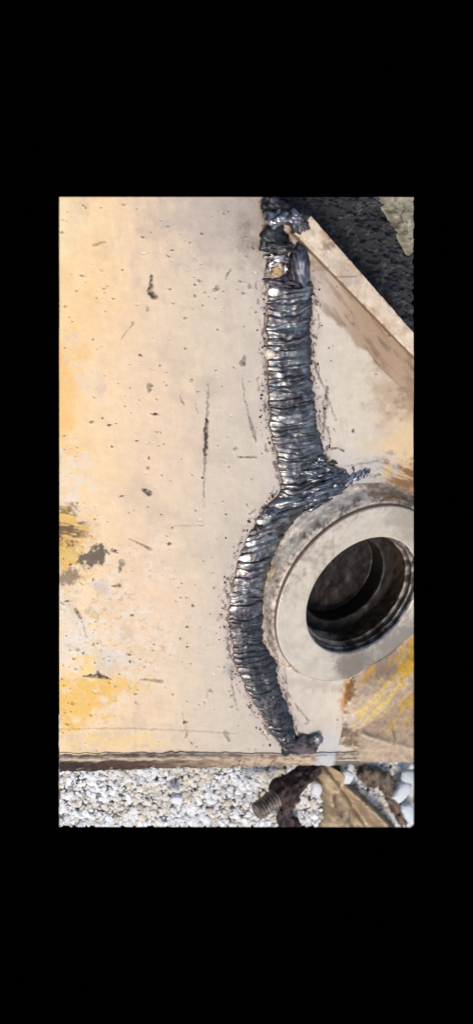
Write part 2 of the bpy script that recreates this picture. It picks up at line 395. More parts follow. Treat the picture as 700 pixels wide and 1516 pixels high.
        f = 1 - sm(.6, 1.25, d); dk = .3 + .65 * rng.random()
        c[i0:i1, j0:j1] = mixc(c[i0:i1, j0:j1], (70, 54, 40) if rng.random() < .8 else (240, 230, 214), dk * f)
        h[i0:i1, j0:j1] += -.0006 * f + .00045 * np.exp(-((d - 1.5) / .4) ** 2) * (sy > 0)
    return c, h

def under(poly, z0, z1):
    """the plate's thickness below its skin"""
    bm = bmesh.new()
    top = [bm.verts.new(P(x, y, z0)) for x, y in poly]; bot = [bm.verts.new(P(x, y, z1)) for x, y in poly]
    n = len(poly); bm.faces.new(bot)
    for i in range(n): bm.faces.new((top[i], top[(i + 1) % n], bot[(i + 1) % n], bot[i]))
    bmesh.ops.recalc_face_normals(bm, faces=bm.faces[:])
    return bm

def plate(name, gx, gy, keep, side, poly):
    c, h = steel_skin(gx, gy, side)
    pts = P(gx, gy, 0); pts[..., 2] += h
    # the plan outline stays put where the plate ends
    me = mesh_np(name, pts, gridq(*gx.shape, keep=keep), c)
    o = link(name, me, M_plate, FRAME)
    bm = bmesh.new(); bm.from_mesh(me)
    for pl in poly:
        b2 = under(pl, -.0015, -.012)
        m2 = bpy.data.meshes.new('t'); b2.to_mesh(m2); b2.free(); bm.from_mesh(m2); bpy.data.meshes.remove(m2)
    bm.to_mesh(me); bm.free()
    return o

# boss frame
BC = P(538.5, 884, .0135); BN = np.array([.03, -.105, 1.]); BN /= np.linalg.norm(BN)
E1 = np.cross(BN, [0, 1, 0]); E1 /= np.linalg.norm(E1); E2 = np.cross(BN, E1)
def boss_pt(r, t, d):       # radius, angle, height along the axis
    r = np.asarray(r); t = np.asarray(t); d = np.asarray(d)
    return BC + (r * np.cos(t))[..., None] * E1 + (r * np.sin(t))[..., None] * E2 + d[..., None] * BN

def flange_y(x): return 340 + (x - 448) * (530 - 340) / (612 - 448)
stp = 1.0
gx, gy = np.meshgrid(np.arange(X0, 472 + .1, stp), np.arange(Y0, 1126 + .1, stp))
cx = (gx[1:, 1:] + gx[:-1, :-1]) / 2; cy = (gy[1:, 1:] + gy[:-1, :-1]) / 2
plate('side_plate', gx, gy, cx < XC(cy) + 4, True,
      [[(102, 305), (396, 305), (420, 460), (425, 620), (436, 720), (395, 790), (355, 900), (380, 1010), (420, 1100), (420, 1118), (102, 1118)]])
stp = 1.2
gx, gy = np.meshgrid(np.arange(350, X1 + .1, (X1 - 350) / 218), np.arange(330, 1127, 1.2))
cx = (gx[1:, 1:] + gx[:-1, :-1]) / 2; cy = (gy[1:, 1:] + gy[:-1, :-1]) / 2
pc = P(cx, cy, 0) - BC; pr = np.hypot(pc @ E1, pc @ E2)
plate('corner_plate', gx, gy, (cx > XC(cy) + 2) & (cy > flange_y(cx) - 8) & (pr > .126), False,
      [[(440, 400), (478, 388), (606, 534), (606, 700), (540, 720), (440, 730)], [(425, 1020), (480, 1045), (604, 1080), (604, 1112), (440, 1114)]])

# ---- flange bar standing along the outer edge
def strip_solid(name, top, zt, zb, colf, mat_, parent, n=300, m=36, noise=.0006, seed=0, rnd=.12):
    """a bar: its top face given by two photo edges at height zt, walls down to zb"""
    (a0, a1), (b0, b1) = top
    s = np.linspace(0, 1, n)
    A = P(a0[0] + (a1[0] - a0[0]) * s, a0[1] + (a1[1] - a0[1]) * s, zt); B = P(b0[0] + (b1[0] - b0[0]) * s, b0[1] + (b1[1] - b0[1]) * s, zt)
    wv = np.concatenate([[0, 0, .0], np.linspace(.02, .98, m), [1, 1, 1]])
    zz = np.concatenate([[zb - zt, (zb - zt) * .4, -.0022], [-.0006], np.zeros(m - 2), [-.0006], [-.0022, (zb - zt) * .4, zb - zt]])
    G = A[:, None] * (1 - wv)[None, :, None] + B[:, None] * wv[None, :, None]
    G[..., 2] += zz
    px, py = pxof(G)
    G[..., 2] += noise * fbm(px / 12, py / 12, seed, 4); G[..., 0] += noise * .8 * fbm(px / 10, py / 10, seed + 5, 3)
    cc = colf(px, py, np.broadcast_to(wv, px.shape))
    q = gridq(*px.shape)
    me = mesh_np(name, G, q, cc)
    bm = bmesh.new(); bm.from_mesh(me)
    bmesh.ops.holes_fill(bm, edges=[e for e in bm.edges if e.is_boundary], sides=0)
    bmesh.ops.recalc_face_normals(bm, faces=bm.faces[:]); bm.to_mesh(me); bm.free()
    return link(name, me, mat_, parent)
def fl_col(x, y, v):
    c = np.tile(lin((220, 200, 174)), (*x.shape, 1))
    c = mixc(c, (198, 166, 132), .7 * sm(-.1, .7, fbm(x / 22, y / 22, 141)))
    c = mixc(c, (240, 226, 204), .5 * sm(.1, .7, fbm(x / 16, y / 16, 143)))
    c = mixc(c, (176, 162, 148), .55 * blob(x, y, 515, 405, 26, 14, 45, 145, 10, .6, .6))
    c = mixc(c, (120, 100, 82), .7 * blob(x, y, 487, 362, 8, 8, 45, 147, 4, 1.0, .4))
    c = mixc(c, (96, 78, 62), .6 * stroke(x, y, [(495, 409, 1), (528, 409, .8)], 1.2))
    c = mixc(c, (168, 142, 116), .4 * sm(.3, .8, fbm(x / 8, y / 8, 148)))
    c = mixc(c, (98, 78, 62), .8 * (1 - sm(.0, .03, v)))  # dark line along the bar's lower side, its shade put into the pigment
    c = mixc(c, (132, 104, 78), .75 * sm(.1, .6, fbm(x / 6, y / 6, 149)) * np.maximum(sm(.8, 1, v), 1 - sm(0, .14, v)))
    return c
fb = strip_solid('flange_bar', (((436, 345), (640, 556)), ((461, 318), (640, 523))), .010, -.02, fl_col, M_plate, FRAME, seed=150)
trim(fb, True)

# ---- the rusty edge bar along the bottom
def eb(xa, xb, colf, name, seed, tilt=.008):
    nx = int((xb - xa) / 1.3); nv = 26
    x = np.linspace(xa, xb, nx)[None, :].repeat(nv, 0); v = np.linspace(0, 1, nv)[:, None].repeat(nx, 1)
    yt = np.interp(x, [88, 200, 350, 470, 540, 612], [1116, 1116, 1117, 1117, 1114, 1106]) + 1.8 * fbm(x / 16, x * 0, seed + 9, 4)
    yb = np.interp(x, [88, 200, 350, 460, 530, 612], [1149, 1145, 1141, 1139, 1138, 1128]) + 1.6 * fbm(x / 14, x * 0, seed, 4)
    y = yt + (yb - yt) * v
    pts = P(x, y, .002)
    h = (.0022 * np.exp(-((v - .2) / .1) ** 2) - .0022 * np.exp(-((v - .06) / .05) ** 2)) * (1 - .7 * sm(240, 420, x)) - tilt * sm(.3, 1, v) + .0011 * fbm(x / 9, y / 5, seed + 2, 4) * sm(0, .2, v)
    pts[..., 2] += h
    low = pts[-1].copy(); low[:, 2] = -.022; low[:, 1] += .006
    pts = np.concatenate([pts, low[None]], 0)
    c = colf(x, y, v); c = np.concatenate([c, c[-1:] * .8], 0)
    o = link(name, mesh_np(name, pts, gridq(*pts.shape[:2]), c), M_rust, FRAME)
    return trim(o)
def eb_col(x, y, v):
    r = fbm(x / 18, y / 5, 161, 4)
    c = np.tile(lin((196, 176, 152)), (*x.shape, 1)); c = mixc(c, (120, 98, 82), .6 * sm(0, .6, fbm(x / 8, y / 3, 164, 4)))
    band = sm(.32, .42, v + .05 * r)
    bc = lin((78, 57, 46)) + (lin((196, 172, 144)) - lin((78, 57, 46))) * sm(190, 400, x + 40 * r)[..., None]
    c = c + (bc - c) * band[..., None]
    c = mixc(c, (44, 31, 26), .95 * blob(x, y, 88, 1138, 60, 9, 0, 163, 10, .4, .4))
    c = mixc(c, (84, 64, 54), .7 * sm(.25, .8, fbm(x / 10, y / 4, 165)) * band * (1 - .5 * sm(250, 420, x)))
    c = mixc(c, (66, 50, 44), .8 * np.exp(-((v - .07) / .06) ** 2) * sm(-.5, .3, fbm(x / 14, y / 6, 167)) * (1 - .75 * sm(220, 380, x)))
    c = mixc(c, (122, 100, 84), .75 * sm(.1, .6, fbm(x / 13, y / 7, 168, 4)) * sm(260, 360, x))
    c = mixc(c, (52, 38, 32), .6 * sm(.72, .95, v + .1 * r) * (1 - .6 * sm(200, 380, x)))
    c = mixc(c, (208, 190, 168), .5 * sm(.3, .8, fbm(x / 7, y / 3, 169)) * sm(.75, .95, v))
    c = mixc(c, (96, 78, 66), .7 * sm(.5, .75, fbm(x / 5, y / 30, 171)) * sm(300, 360, x))
    c = mixc(c, (198, 198, 196), .9 * sm(462, 476, x) * (1 - sm(494, 500, x)))
    c = mixc(c, (104, 96, 88), .9 * sm(497, 501, x) * (1 - sm(555, 566, x)) * sm(.25, .4, v))
    return c
eb(X0, X1, eb_col, 'edge_bar', 173)

# ---- lug with peeling yellow paint below the ring
gx, gy = np.meshgrid(np.arange(494, X1 + .1, 118 / 98), np.arange(925, 1127, 1.2))
def lug_edge(y): return np.interp(y, [925, 985, 1010, 1050, 1080, 1100, 1130], [560, 530, 512, 508, 506, 502, 500])
cx = (gx[1:, 1:] + gx[:-1, :-1]) / 2; cy = (gy[1:, 1:] + gy[:-1, :-1]) / 2
e = gx - lug_edge(gy)
st = streaks(gx, gy, -52, 44, 5, 181)
n8 = fbm(gx / 9, gy / 9, 183, 5)
tri = np.minimum(np.minimum((gy - 1079) * 44 + (gx - 523) * 34, 9e9) / 55., ((1079 - gy) + (gx - 523) * .36) * 1.0)
lh = .001 + .006 * sm(0, 34, e) + .006 * sm(0, 60, e) + .0012 * n8 + .0012 * st - .004 * sm(-2, 5, tri)
lh += .0030 * np.exp(-((gy - 1080 - (gx - 526) * .30) / 3.2) ** 2) * sm(524, 534, gx) - .008 * sm(1102, 1112, gy)
lc = np.tile(lin((190, 168, 142)), (*gx.shape, 1))
lc = mixc(lc, (150, 128, 110), .6 * sm(-.1, .6, fbm(gx / 24, gy / 24, 185)))
lc = mixc(lc, (206, 184, 152), .75 * blob(gx, gy, 528, 1052, 30, 22, -48, 187, 12, .6, .5))
lc = mixc(lc, (128, 108, 98), .7 * blob(gx, gy, 563, 985, 12, 34, 38, 189, 10, .6, .5))
lc = mixc(lc, (166, 142, 118), .8 * sm(-1, 3, tri))
lc = mixc(lc, (222, 206, 184), .85 * (1 - sm(2, 22, e + 8 * n8)) * sm(1030, 1046, gy) * (1 - sm(1072, 1084, gy)))
yel = (204, 160, 50)
lc = mixc(lc, yel, .95 * blob(gx, gy, 594, 976, 46, 13, -52, 191, 9, .55, .25) * sm(-.45, .05, st))
lc = mixc(lc, (222, 192, 108), .85 * blob(gx, gy, 556, 1034, 40, 12, -50, 193, 9, .8, .3) * sm(-.3, .2, st))
lc = mixc(lc, (200, 160, 62), .9 * blob(gx, gy, 598, 1040, 34, 15, -48, 195, 8, .9, .3) * sm(-.25, .2, st))
lc = mixc(lc, (196, 150, 60), .8 * blob(gx, gy, 546, 996, 18, 4, -50, 196, 6, .6, .3))
lc = mixc(lc, (170, 112, 34), .9 * blob(gx, gy, 513, 1024, 7, 24, 8, 197, 5, .8, .35))
lc = mixc(lc, (92, 66, 40), .7 * blob(gx, gy, 518, 1020, 6, 16, 8, 199, 4, 1., .35))
lc = mixc(lc, (150, 118, 66), .45 * sm(.1, .6, fbm(gx / 5, gy / 5, 207, 4)) * sm(930, 1070, 2000 - gy))
lc = mixc(lc, (96, 74, 56), .8 * blob(gx, gy, 512, 1086, 11, 16, 0, 201, 5, .9, .4))
lc = mixc(lc, (222, 200, 166), .8 * np.exp(-((gy - 1080 - (gx - 526) * .30) / 3.0) ** 2) * sm(524, 534, gx))
lc = mixc(lc, (236, 214, 170), .8 * sm(.45, .7, fbm(gx / 4, gy / 4, 203, 3)) * blob(gx, gy, 514, 1100, 16, 12, 0, 205, 6, .6, .5))
lc = mixc(lc, (90, 74, 62), .7 * np.exp(-(((gx - 578) - .25 * (gy - 1085)) / 2.2) ** 2) * sm(1070, 1080, gy) * (1 - sm(1088, 1096, gy)))
pc3 = P(gx, gy, 0) - BC; lh = lh * (.15 + .85 * sm(.126, .155, np.hypot(pc3 @ E1, pc3 @ E2)))
pts = P(gx, gy, 0); pc2 = P(cx, cy, .008) - BC; pr2 = np.hypot(pc2 @ E1, pc2 @ E2)
pts[..., 2] += lh
o = link('lug_plate', mesh_np('lug_plate', pts, gridq(*gx.shape, keep=(cx > lug_edge(cy)) & (pr2 > .112)), lc), M_rust, FRAME)
trim(o)

# ---- pin boss: machined ring on a ground collar, stepped greasy bore
BOSS = empty('pin_boss', BC); BOSS.parent = FRAME; BOSS.location = Vector(BC) - FRAME.location
def lathe(name, prof, colf, mat_, n=260, dispf=None):
    t = np.linspace(0, 2 * np.pi, n + 1)
    r = np.array([p[0] for p in prof])[:, None].repeat(n + 1, 1); d = np.array([p[1] for p in prof])[:, None].repeat(n + 1, 1)
    tt = t[None, :].repeat(len(prof), 0)
    if dispf is not None: r, d = dispf(r, d, tt)
    V = boss_pt(r, tt, d); px, py = pxof(V)
    o = link(name, mesh_np(name, V, gridq(*r.shape), colf(px, py, r, d, tt)), mat_, BOSS)
    bm = bmesh.new(); bm.from_mesh(o.data); bmesh.ops.remove_doubles(bm, verts=bm.verts[:], dist=1e-6)
    bmesh.ops.recalc_face_normals(bm, faces=bm.faces[:]); bm.to_mesh(o.data); bm.free()
    return trim(o)
def dense(prof, k):
    out = []
    for (a, b), (c, d) in zip(prof[:-1], prof[1:]):
        m = max(1, int(math.hypot(c - a, d - b) / k))
        out += [(a + (c - a) * i / m, b + (d - b) * i / m) for i in range(m)]
    return out + [prof[-1]]
def ring_col(x, y, r, d, t):
    c = np.tile(lin((208, 196, 176)), (*x.shape, 1))
    ang = fbm(np.cos(t) * 9 + r * 60, np.sin(t) * 9, 211, 4)
    c = c * (1 + .05 * fbm(np.cos(t) * 3, r * 900, 213, 3) + .08 * ang)[..., None]
    c = mixc(c, (168, 146, 130), .75 * sm(-.1, .5, fbm(x / 6, y / 6, 215)) * blob(x, y, 456, 826, 70, 30, -47, 217, 14, .5, .6))
    c = mixc(c, (216, 206, 188), .6 * sm(.1, .6, fbm(x / 9, y / 9, 216)))
    c = mixc(c, (116, 98, 84), .7 * sm(.3, .6, fbm(x / 3.2, y / 3.2, 218)) * sm(.116, .129, r) * blob(x, y, 470, 800, 110, 40, -47, 220, 14, .5, .6))
    c = mixc(c, (104, 92, 80), .8 * blob(x, y, 524, 984, 27, 30, 0, 219, 14, .3, .5))       # dark reflections painted into the face, next two patches too
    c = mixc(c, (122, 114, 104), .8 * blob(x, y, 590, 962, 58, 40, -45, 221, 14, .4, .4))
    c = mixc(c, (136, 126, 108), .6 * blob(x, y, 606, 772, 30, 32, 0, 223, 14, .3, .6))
    c = mixc(c, (110, 88, 70), .8 * sm(.1285, .131, r + .0006 * ang))
    return c
def ring_d(r, d, t): return r, d + .00012 * fbm(np.cos(t) * 14, np.sin(t) * 14 + r * 300, 225, 3)
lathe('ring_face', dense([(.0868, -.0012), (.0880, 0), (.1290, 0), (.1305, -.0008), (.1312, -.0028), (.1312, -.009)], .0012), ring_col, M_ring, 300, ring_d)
def col_d(r, d, t):
    px, py = pxof(boss_pt(r, t, d)); k = sm(.1315, .135, r)
    f = fbm(px / 6, py / 6, 231, 5); g2 = fbm(px / 20, py / 20, 233, 3)
    return r + .0012 * k * g2, d + k * (.0013 * f + .0012 * g2)
def col_col(x, y, r, d, t):
    c = np.tile(lin((232, 217, 196)), (*x.shape, 1)); f = fbm(x / 5, y / 5, 235, 5); g2 = fbm(x / 16, y / 16, 236, 3)
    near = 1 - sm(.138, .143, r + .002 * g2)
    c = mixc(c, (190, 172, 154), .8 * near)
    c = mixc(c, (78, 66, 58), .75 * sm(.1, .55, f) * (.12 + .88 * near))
    c = mixc(c, (232, 220, 202), .7 * sm(.1, .6, -f))
    c = mixc(c, (96, 74, 56), .7 * blob(x, y, 402, 830, 10, 26, 10, 237, 6, .7, .5))
    c = mixc(c, (216, 188, 130), .7 * blob(x, y, 402, 852, 4, 10, 10, 239, 4, .7, .5))
    c = mixc(c, (88, 68, 52), .6 * blob(x, y, 400, 935, 6, 50, -8, 241, 5, .7, .5))
    c = mixc(c, (138, 98, 50), .75 * blob(x, y, 590, 732, 46, 14, 14, 243, 6, .8, .5))
    return c
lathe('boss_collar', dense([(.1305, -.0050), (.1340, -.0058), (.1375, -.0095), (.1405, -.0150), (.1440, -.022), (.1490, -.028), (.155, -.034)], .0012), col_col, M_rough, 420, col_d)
def bore_col(x, y, r, d, t):
    f = fbm(x / 8, y / 8, 251, 4)
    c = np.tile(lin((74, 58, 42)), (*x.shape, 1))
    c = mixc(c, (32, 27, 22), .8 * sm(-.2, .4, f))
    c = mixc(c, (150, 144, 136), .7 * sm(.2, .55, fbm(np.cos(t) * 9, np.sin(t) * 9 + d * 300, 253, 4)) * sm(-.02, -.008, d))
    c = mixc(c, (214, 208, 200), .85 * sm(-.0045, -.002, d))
    c = mixc(c, (196, 186, 172), (.8 * np.exp(-((d + .0107) / .0007) ** 2) + .7 * np.exp(-((d + .0186) / .0007) ** 2)) * sm(-.4, .4, fbm(np.cos(t) * 6, np.sin(t) * 6, 259, 4)))  # bright rim glints painted along the step edges
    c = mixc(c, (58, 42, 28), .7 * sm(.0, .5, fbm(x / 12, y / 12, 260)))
    c = mixc(c, (206, 190, 170), .75 * blob(x, y, 476, 942, 24, 9, 32, 262, 6, .6, .5))  # crescent highlight painted on the lower left wall
    return c
def bore_d(r, d, t): return r + .0009 * fbm(np.cos(t) * 7, np.sin(t) * 7 + d * 160, 255, 4), d + .0006 * fbm(np.cos(t) * 9, np.sin(t) * 9, 257, 4)
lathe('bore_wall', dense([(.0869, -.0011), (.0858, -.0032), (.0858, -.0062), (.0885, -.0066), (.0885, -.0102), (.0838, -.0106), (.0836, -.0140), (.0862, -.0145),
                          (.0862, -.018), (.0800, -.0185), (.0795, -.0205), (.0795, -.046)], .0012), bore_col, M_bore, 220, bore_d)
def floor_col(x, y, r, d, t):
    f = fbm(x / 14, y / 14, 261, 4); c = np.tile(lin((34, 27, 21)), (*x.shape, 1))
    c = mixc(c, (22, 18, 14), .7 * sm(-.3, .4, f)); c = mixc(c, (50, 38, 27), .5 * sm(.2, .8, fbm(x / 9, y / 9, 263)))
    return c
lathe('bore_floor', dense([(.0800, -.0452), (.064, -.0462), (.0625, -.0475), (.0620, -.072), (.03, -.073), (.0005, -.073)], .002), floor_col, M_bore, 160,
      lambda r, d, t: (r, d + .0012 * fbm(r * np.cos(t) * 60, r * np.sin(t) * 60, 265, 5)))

# ================================================================== the weld
SEAM = empty('weld_seam', P(430, 700)); SEAM.parent = FRAME; SEAM.location = Vector(P(430, 700)) - FRAME.location
def weld_pigment(x, y):
    c = np.tile(lin((134, 133, 130), .9), (*x.shape, 1))
    c = mixc(c, (86, 84, 86), .85 * sm(-.2, .5, fbm(x / 22, y / 10, 301, 4)))
    c = mixc(c, (104, 88, 98), .6 * sm(.1, .6, fbm(x / 16, y / 12, 303, 3)))
    c = mixc(c, (186, 188, 188), .8 * sm(.15, .6, fbm(x / 15, y / 5, 305, 4)))
    c = mixc(c, (60, 62, 66), .8 * sm(850, 930, y + 20 * fbm(x / 30, y / 30, 307)))
    c = mixc(c, (110, 114, 114), .5 * sm(600, 700, y) * (1 - sm(740, 780, y)))
    c = mixc(c, (58, 52, 50), .5 * sm(.35, .8, fbm(x / 7, y / 7, 309, 3)))
    return c
nrow, ncol = 10, 56
bounds = [420.0]
while bounds[-1] < 1098:
    yv = bounds[-1]
    base = 9.2 if yv < 560 else (7.4 if yv < 730 else (11.5 if yv < 860 else 7.4))
    bounds.append(yv + base * (.62 + .8 * rng.random()))
u = np.linspace(0, 1, ncol)
def seam_rows(yv, ph, amp):
    """yv: nominal rows (n,), ph: phase within the ripple, amp"""
    U = u[None, :].repeat(len(yv), 0); Yv = yv[:, None].repeat(ncol, 1); ph = ph[:, None]
    wd = XR(Yv) - XL(Yv)
    slope = np.interp(Yv, [420, 560, 640, 720, 760, 840, 900, 980, 1040, 1100], [-.16, -.18, -.14, -.22, -.40, -.34, -.16, -.16, -.36, -.44])
    bow = np.interp(Yv, [420, 600, 690, 760, 860, 950, 1100], [4.5, 4, 5, 3, 3, 2, 4])
    yy = Yv + slope * (U - .5) * wd + bow * (1 - (2 * U - 1) ** 2) + 4.6 * fbm(U * 1.9 + 7, Yv / 14, 321, 3) + .8 * fbm(U * 9, Yv / 6, 323, 2)
    wl = 2.6 * fbm(Yv * 0 + 1, yy / 8, 325, 3); wr = 2.8 * fbm(Yv * 0 + 5, yy / 8, 327, 3)
    # ripples bulge a little over the toes
    xl = XL(yy) - 1.5 + wl - 1.2 * np.sin(np.pi * ph); xr = XR(yy) + 1.5 + wr + 1.2 * np.sin(np.pi * ph)
    xx = xl + (xr - xl) * U
    dome = (1 - np.abs(2 * U - 1) ** 2.2)
    h = .0040 * dome ** .8
    h = h + .0012 * fbm(xx / 17, yy / 30, 329, 3) * dome
    lobes = .25 + 1.2 * vn(U * 2.2 + 3, Yv / 7.5, 331) ** 1.2
    rp = np.sin(np.pi * np.clip(ph, 0, 1) ** .62) ** .9
    h = h + amp[:, None] * lobes * rp * (.35 + .65 * dome) + .00018 * fbm(xx / 5.5, yy / 2.4, 333, 3) + .0004 * fbm((xx + .5 * yy) / 15, (yy + .18 * xx) / 3.0, 335, 2) * dome
    h = np.where((U < .001) | (U > .999), -.0012, h)
    return xx, yy, h
amps = .0008 + .0015 * rng.random(len(bounds)) ** 1.4
for i in range(len(bounds) - 1):
    a, b = bounds[i], bounds[i + 1]
    ph = np.linspace(0, 1, nrow); yv = a + (b - a) * ph
    k = .8 if a > 900 else 1.
    xx, yy, h = seam_rows(yv, ph, np.full(nrow, amps[i] * k * min(1.5, (b - a) / 7)))
    pts = P(xx, yy, 0); pts[..., 2] += h
    wc = weld_pigment(xx, yy) * (.8 + .4 * rng.random())
    toe = np.minimum(u, 1 - u)[None, :].repeat(nrow, 0)
    wc = mixc(wc, (92, 80, 74), .85 * (1 - sm(.0, .13, toe + .07 * fbm(xx / 5, yy / 6, 341, 3))))
    me = mesh_np('weld_ripple', pts, gridq(nrow, ncol), wc)
    link('weld_ripple', me, M_weld, SEAM)

# ---- lumps: deformed balls lying on the plate
_ico = {}
def ico(s):
    if s not in _ico:
        bm = bmesh.new(); bmesh.ops.create_icosphere(bm, subdivisions=s, radius=1)
        _ico[s] = (np.array([v.co[:] for v in bm.verts]), np.array([[v.index for v in f.verts] for f in bm.faces])); bm.free()
    return _ico[s]
def lump(px, py, rx, ry, rz, ang=0, z=0., seed=0, ns=1.6, na=.18, sub=4, bend=0, sq=1.0, zs=None):
    """semi-axes in photo px (at the plate) -> V, F"""
    V, Fc = ico(sub); V = V.copy()
    n = fbm(V[:, 0] * ns + V[:, 2] * .9 + seed, V[:, 1] * ns - V[:, 2] * .7, seed, 4)
    V = V * (1 + na * n)[:, None]
    if sq != 1: V = np.sign(V) * np.abs(V) ** sq
    a = math.radians(ang); lx, ly = V[:, 0] * rx, V[:, 1] * ry + bend * ry * (V[:, 0] ** 2 - .4)
    qx = px + lx * math.cos(a) - ly * math.sin(a); qy = py + lx * math.sin(a) + ly * math.cos(a)
    p = P(qx, qy, z); p[:, 2] += V[:, 2] * rz * S
    return p, Fc
def lump_ob(name, mat_, parent, c1, c2, *a, cs=6, **k):
    V, Fc = lump(*a, **k); x, y = pxof(V)
    c = mixc(np.tile(lin(c1, .85), (len(V), 1)), c2, sm(-.2, .6, fbm(x / cs, y / cs, k.get('seed', 0) + 900, 4)))
    return trim(link(name, mesh_np(name, V, Fc, c), mat_, parent))

# the burnt upper end
L_ = lambda *a, **k: lump_ob('weld_lump', *a, **k)
L_(M_slag, SEAM, (70, 68, 72), (34, 32, 36), 404, 300, 20, 16, 12, 20, .004, seed=1, na=.45, ns=2.2)
L_(M_weld, SEAM, (170, 168, 172), (80, 76, 84), 409, 322, 17, 14, 12, -20, .012, seed=2, na=.35, ns=2)
L_(M_weld, SEAM, (206, 204, 206), (120, 114, 124), 413, 322, 9, 6, 5, -20, .024, seed=12, na=.4, ns=2)
L_(M_weld, SEAM, (134, 130, 138), (84, 80, 88), 436, 322, 17, 15, 14, 40, .010, seed=3, na=.3)
L_(M_slag, SEAM, (110, 104, 108), (64, 58, 62), 442, 333, 13, 12, 16, 45, .008, seed=16, na=.35)
L_(M_slag, SEAM, (62, 64, 66), (38, 40, 44), 406, 352, 21, 23, 9, 25, .002, seed=4, na=.35, ns=2.4)
L_(M_slag, SEAM, (70, 68, 70), (40, 38, 42), 416, 366, 20, 10, 8, 10, .006, seed=15, na=.4, ns=2.6)
L_(M_slag, SEAM, (92, 94, 106), (48, 48, 58), 445, 392, 13, 31, 10, -6, .002, seed=5, na=.2)
L_(M_slag, SEAM, (60, 56, 60), (36, 32, 36), 434, 396, 9, 27, 6, -4, .001, seed=6, na=.3)
L_(M_weld, SEAM, (190, 188, 186), (96, 88, 86), 414, 381, 17, 6.5, 5, 8, .003, seed=7, na=.5, ns=2.2)
L_(M_weld, SEAM, (178, 172, 170), (88, 80, 78), 400, 390, 6, 12, 5, 10, .001, seed=8, na=.5, ns=3)
L_(M_weld, SEAM, (186, 180, 176), (90, 80, 78), 422, 394, 6, 12, 5, -14, .001, seed=9, na=.5, ns=3)
L_(M_slag, SEAM, (98, 90, 96), (44, 38, 42), 414, 417, 22, 8, 5, 4, .001, seed=10, na=.5, ns=3)
L_(M_rust, SEAM, (196, 166, 128), (120, 92, 66), 408, 404, 9, 12, 3, 0, .0, seed=11, na=.3)
# the smooth end lobe at the foot
L_(M_dirt, SEAM, (96, 90, 92), (62, 57, 60), 451, 1101, 28, 14, 9, -8, .002, seed=21, na=.42, ns=2.2)
L_(M_slag, SEAM, (70, 66, 68), (40, 36, 38), 428, 1107, 13, 10, 7, -20, .001, seed=22, na=.35, ns=2.4)
L_(M_slag, SEAM, (120, 120, 124), (70, 66, 70), 470, 1094, 8, 7, 7, -8, .004, seed=23, na=.3)
L_(M_weld, SEAM, (168, 168, 172), (96, 94, 98), 398, 759, 13, 8, 7, -20, .002, seed=24, na=.3)
L_(M_slag, SEAM, (84, 76, 72), (44, 38, 36), 384, 783, 9, 8, 6, 0, .001, seed=25, na=.35)
L_(M_plate, SEAM, (226, 210, 188), (196, 178, 156), 400, 524, 9, 8, 5, 30, .0, seed=26, na=.2)
# the branch towards the ring's top: long strands then short crescents
W = lambda *a, **k: lump_ob('weld_strand', M_weld, SEAM, (132, 136, 140), (74, 76, 82), *a, **k)
for k, (x, y, rx, ry, rz, an, bd) in enumerate([
        (478, 734, 34, 6.5, 7, -22, .2), (480, 725, 36, 5.5, 9, -21, .2), (482, 715, 34, 5.5, 10, -19, .1), (476, 706, 28, 5, 9, -14, .2),
        (486, 700, 24, 5, 7, -10, .2), (463, 697, 20, 5, 10, -4, -.2), (446, 741, 24, 6, 8, -18, .3), (500, 708, 15, 6, 6, -30, .2),
        (470, 688, 12, 5, 9, 24, .3), (496, 726, 18, 4, 5, -24, .1)]):
    W(x, y, rx, ry, rz, an, .001, seed=40 + k, na=.3, ns=2.6, bend=bd, cs=5)
for k, (x, y, rx, ry, an) in enumerate([(510, 713, 13, 3.6, -44), (518, 709, 13, 3., -50), (526, 706, 12, 2.6, -54), (534, 703, 11, 2.3, -56), (542, 701, 8, 2.0, -58)]):
    lump_ob('weld_strand', M_weld, SEAM, (168, 168, 176), (92, 86, 96), x, y, rx, ry, 4.5, an, .0005, seed=60 + k, na=.3, ns=2.4, bend=.3, cs=4)
for k, (x, y, rx, ry, rz, an, bd) in enumerate([(474, 746, 24, 4.5, 5, -24, .2), (492, 717, 22, 5.5, 8, -22, .2), (497, 707, 18, 5, 7, -20, .2), (484, 694, 16, 5, 7, -6, .3),
                                               (474, 682, 9, 7, 8, 10, .2), (503, 716, 14, 5, 5, -30, .2), (489, 728, 22, 4.5, 6, -22, .2)]):
    W(x, y, rx, ry, rz, an, .001, seed=140 + k, na=.4, ns=2.4, bend=bd, cs=5)
for k, (x, y, r_) in enumerate([(492, 685, 4.5), (509, 699, 4), (523, 694, 2.6)]):
    lump_ob('weld_lump', M_slag, SEAM, (104, 90, 84), (58, 48, 46), x, y, r_ * 1.2, r_ * .8, r_ * .6, k * 40, .0004, seed=80 + k, na=.5, ns=2.6, sub=3)
# spatter balls stuck round the seam
parts = []
for k in range(210):
    y = rng.uniform(425, 1105); s = rng.random() < .55
    off = abs(rng.normal(0, 11)) + 2
    x = (XL(y) - off) if s else (XR(y) + off)
    if not s and y > 740: continue
    r = .7 + 1.5 * rng.random() ** 2
    V, Fc = lump(x, y, r, r * (.7 + .6 * rng.random()), r, rng.random() * 180, .0003, seed=k, na=.3, sub=1)
    parts.append((V, Fc, lin((60, 50, 46)) * (.5 + 1.6 * rng.random())))
V, Q, C_ = join_np(parts)
o = link('weld_spatter', mesh_np('weld_spatter', V, Q, C_), M_slag, FRAME); o['kind'] = 'stuff'

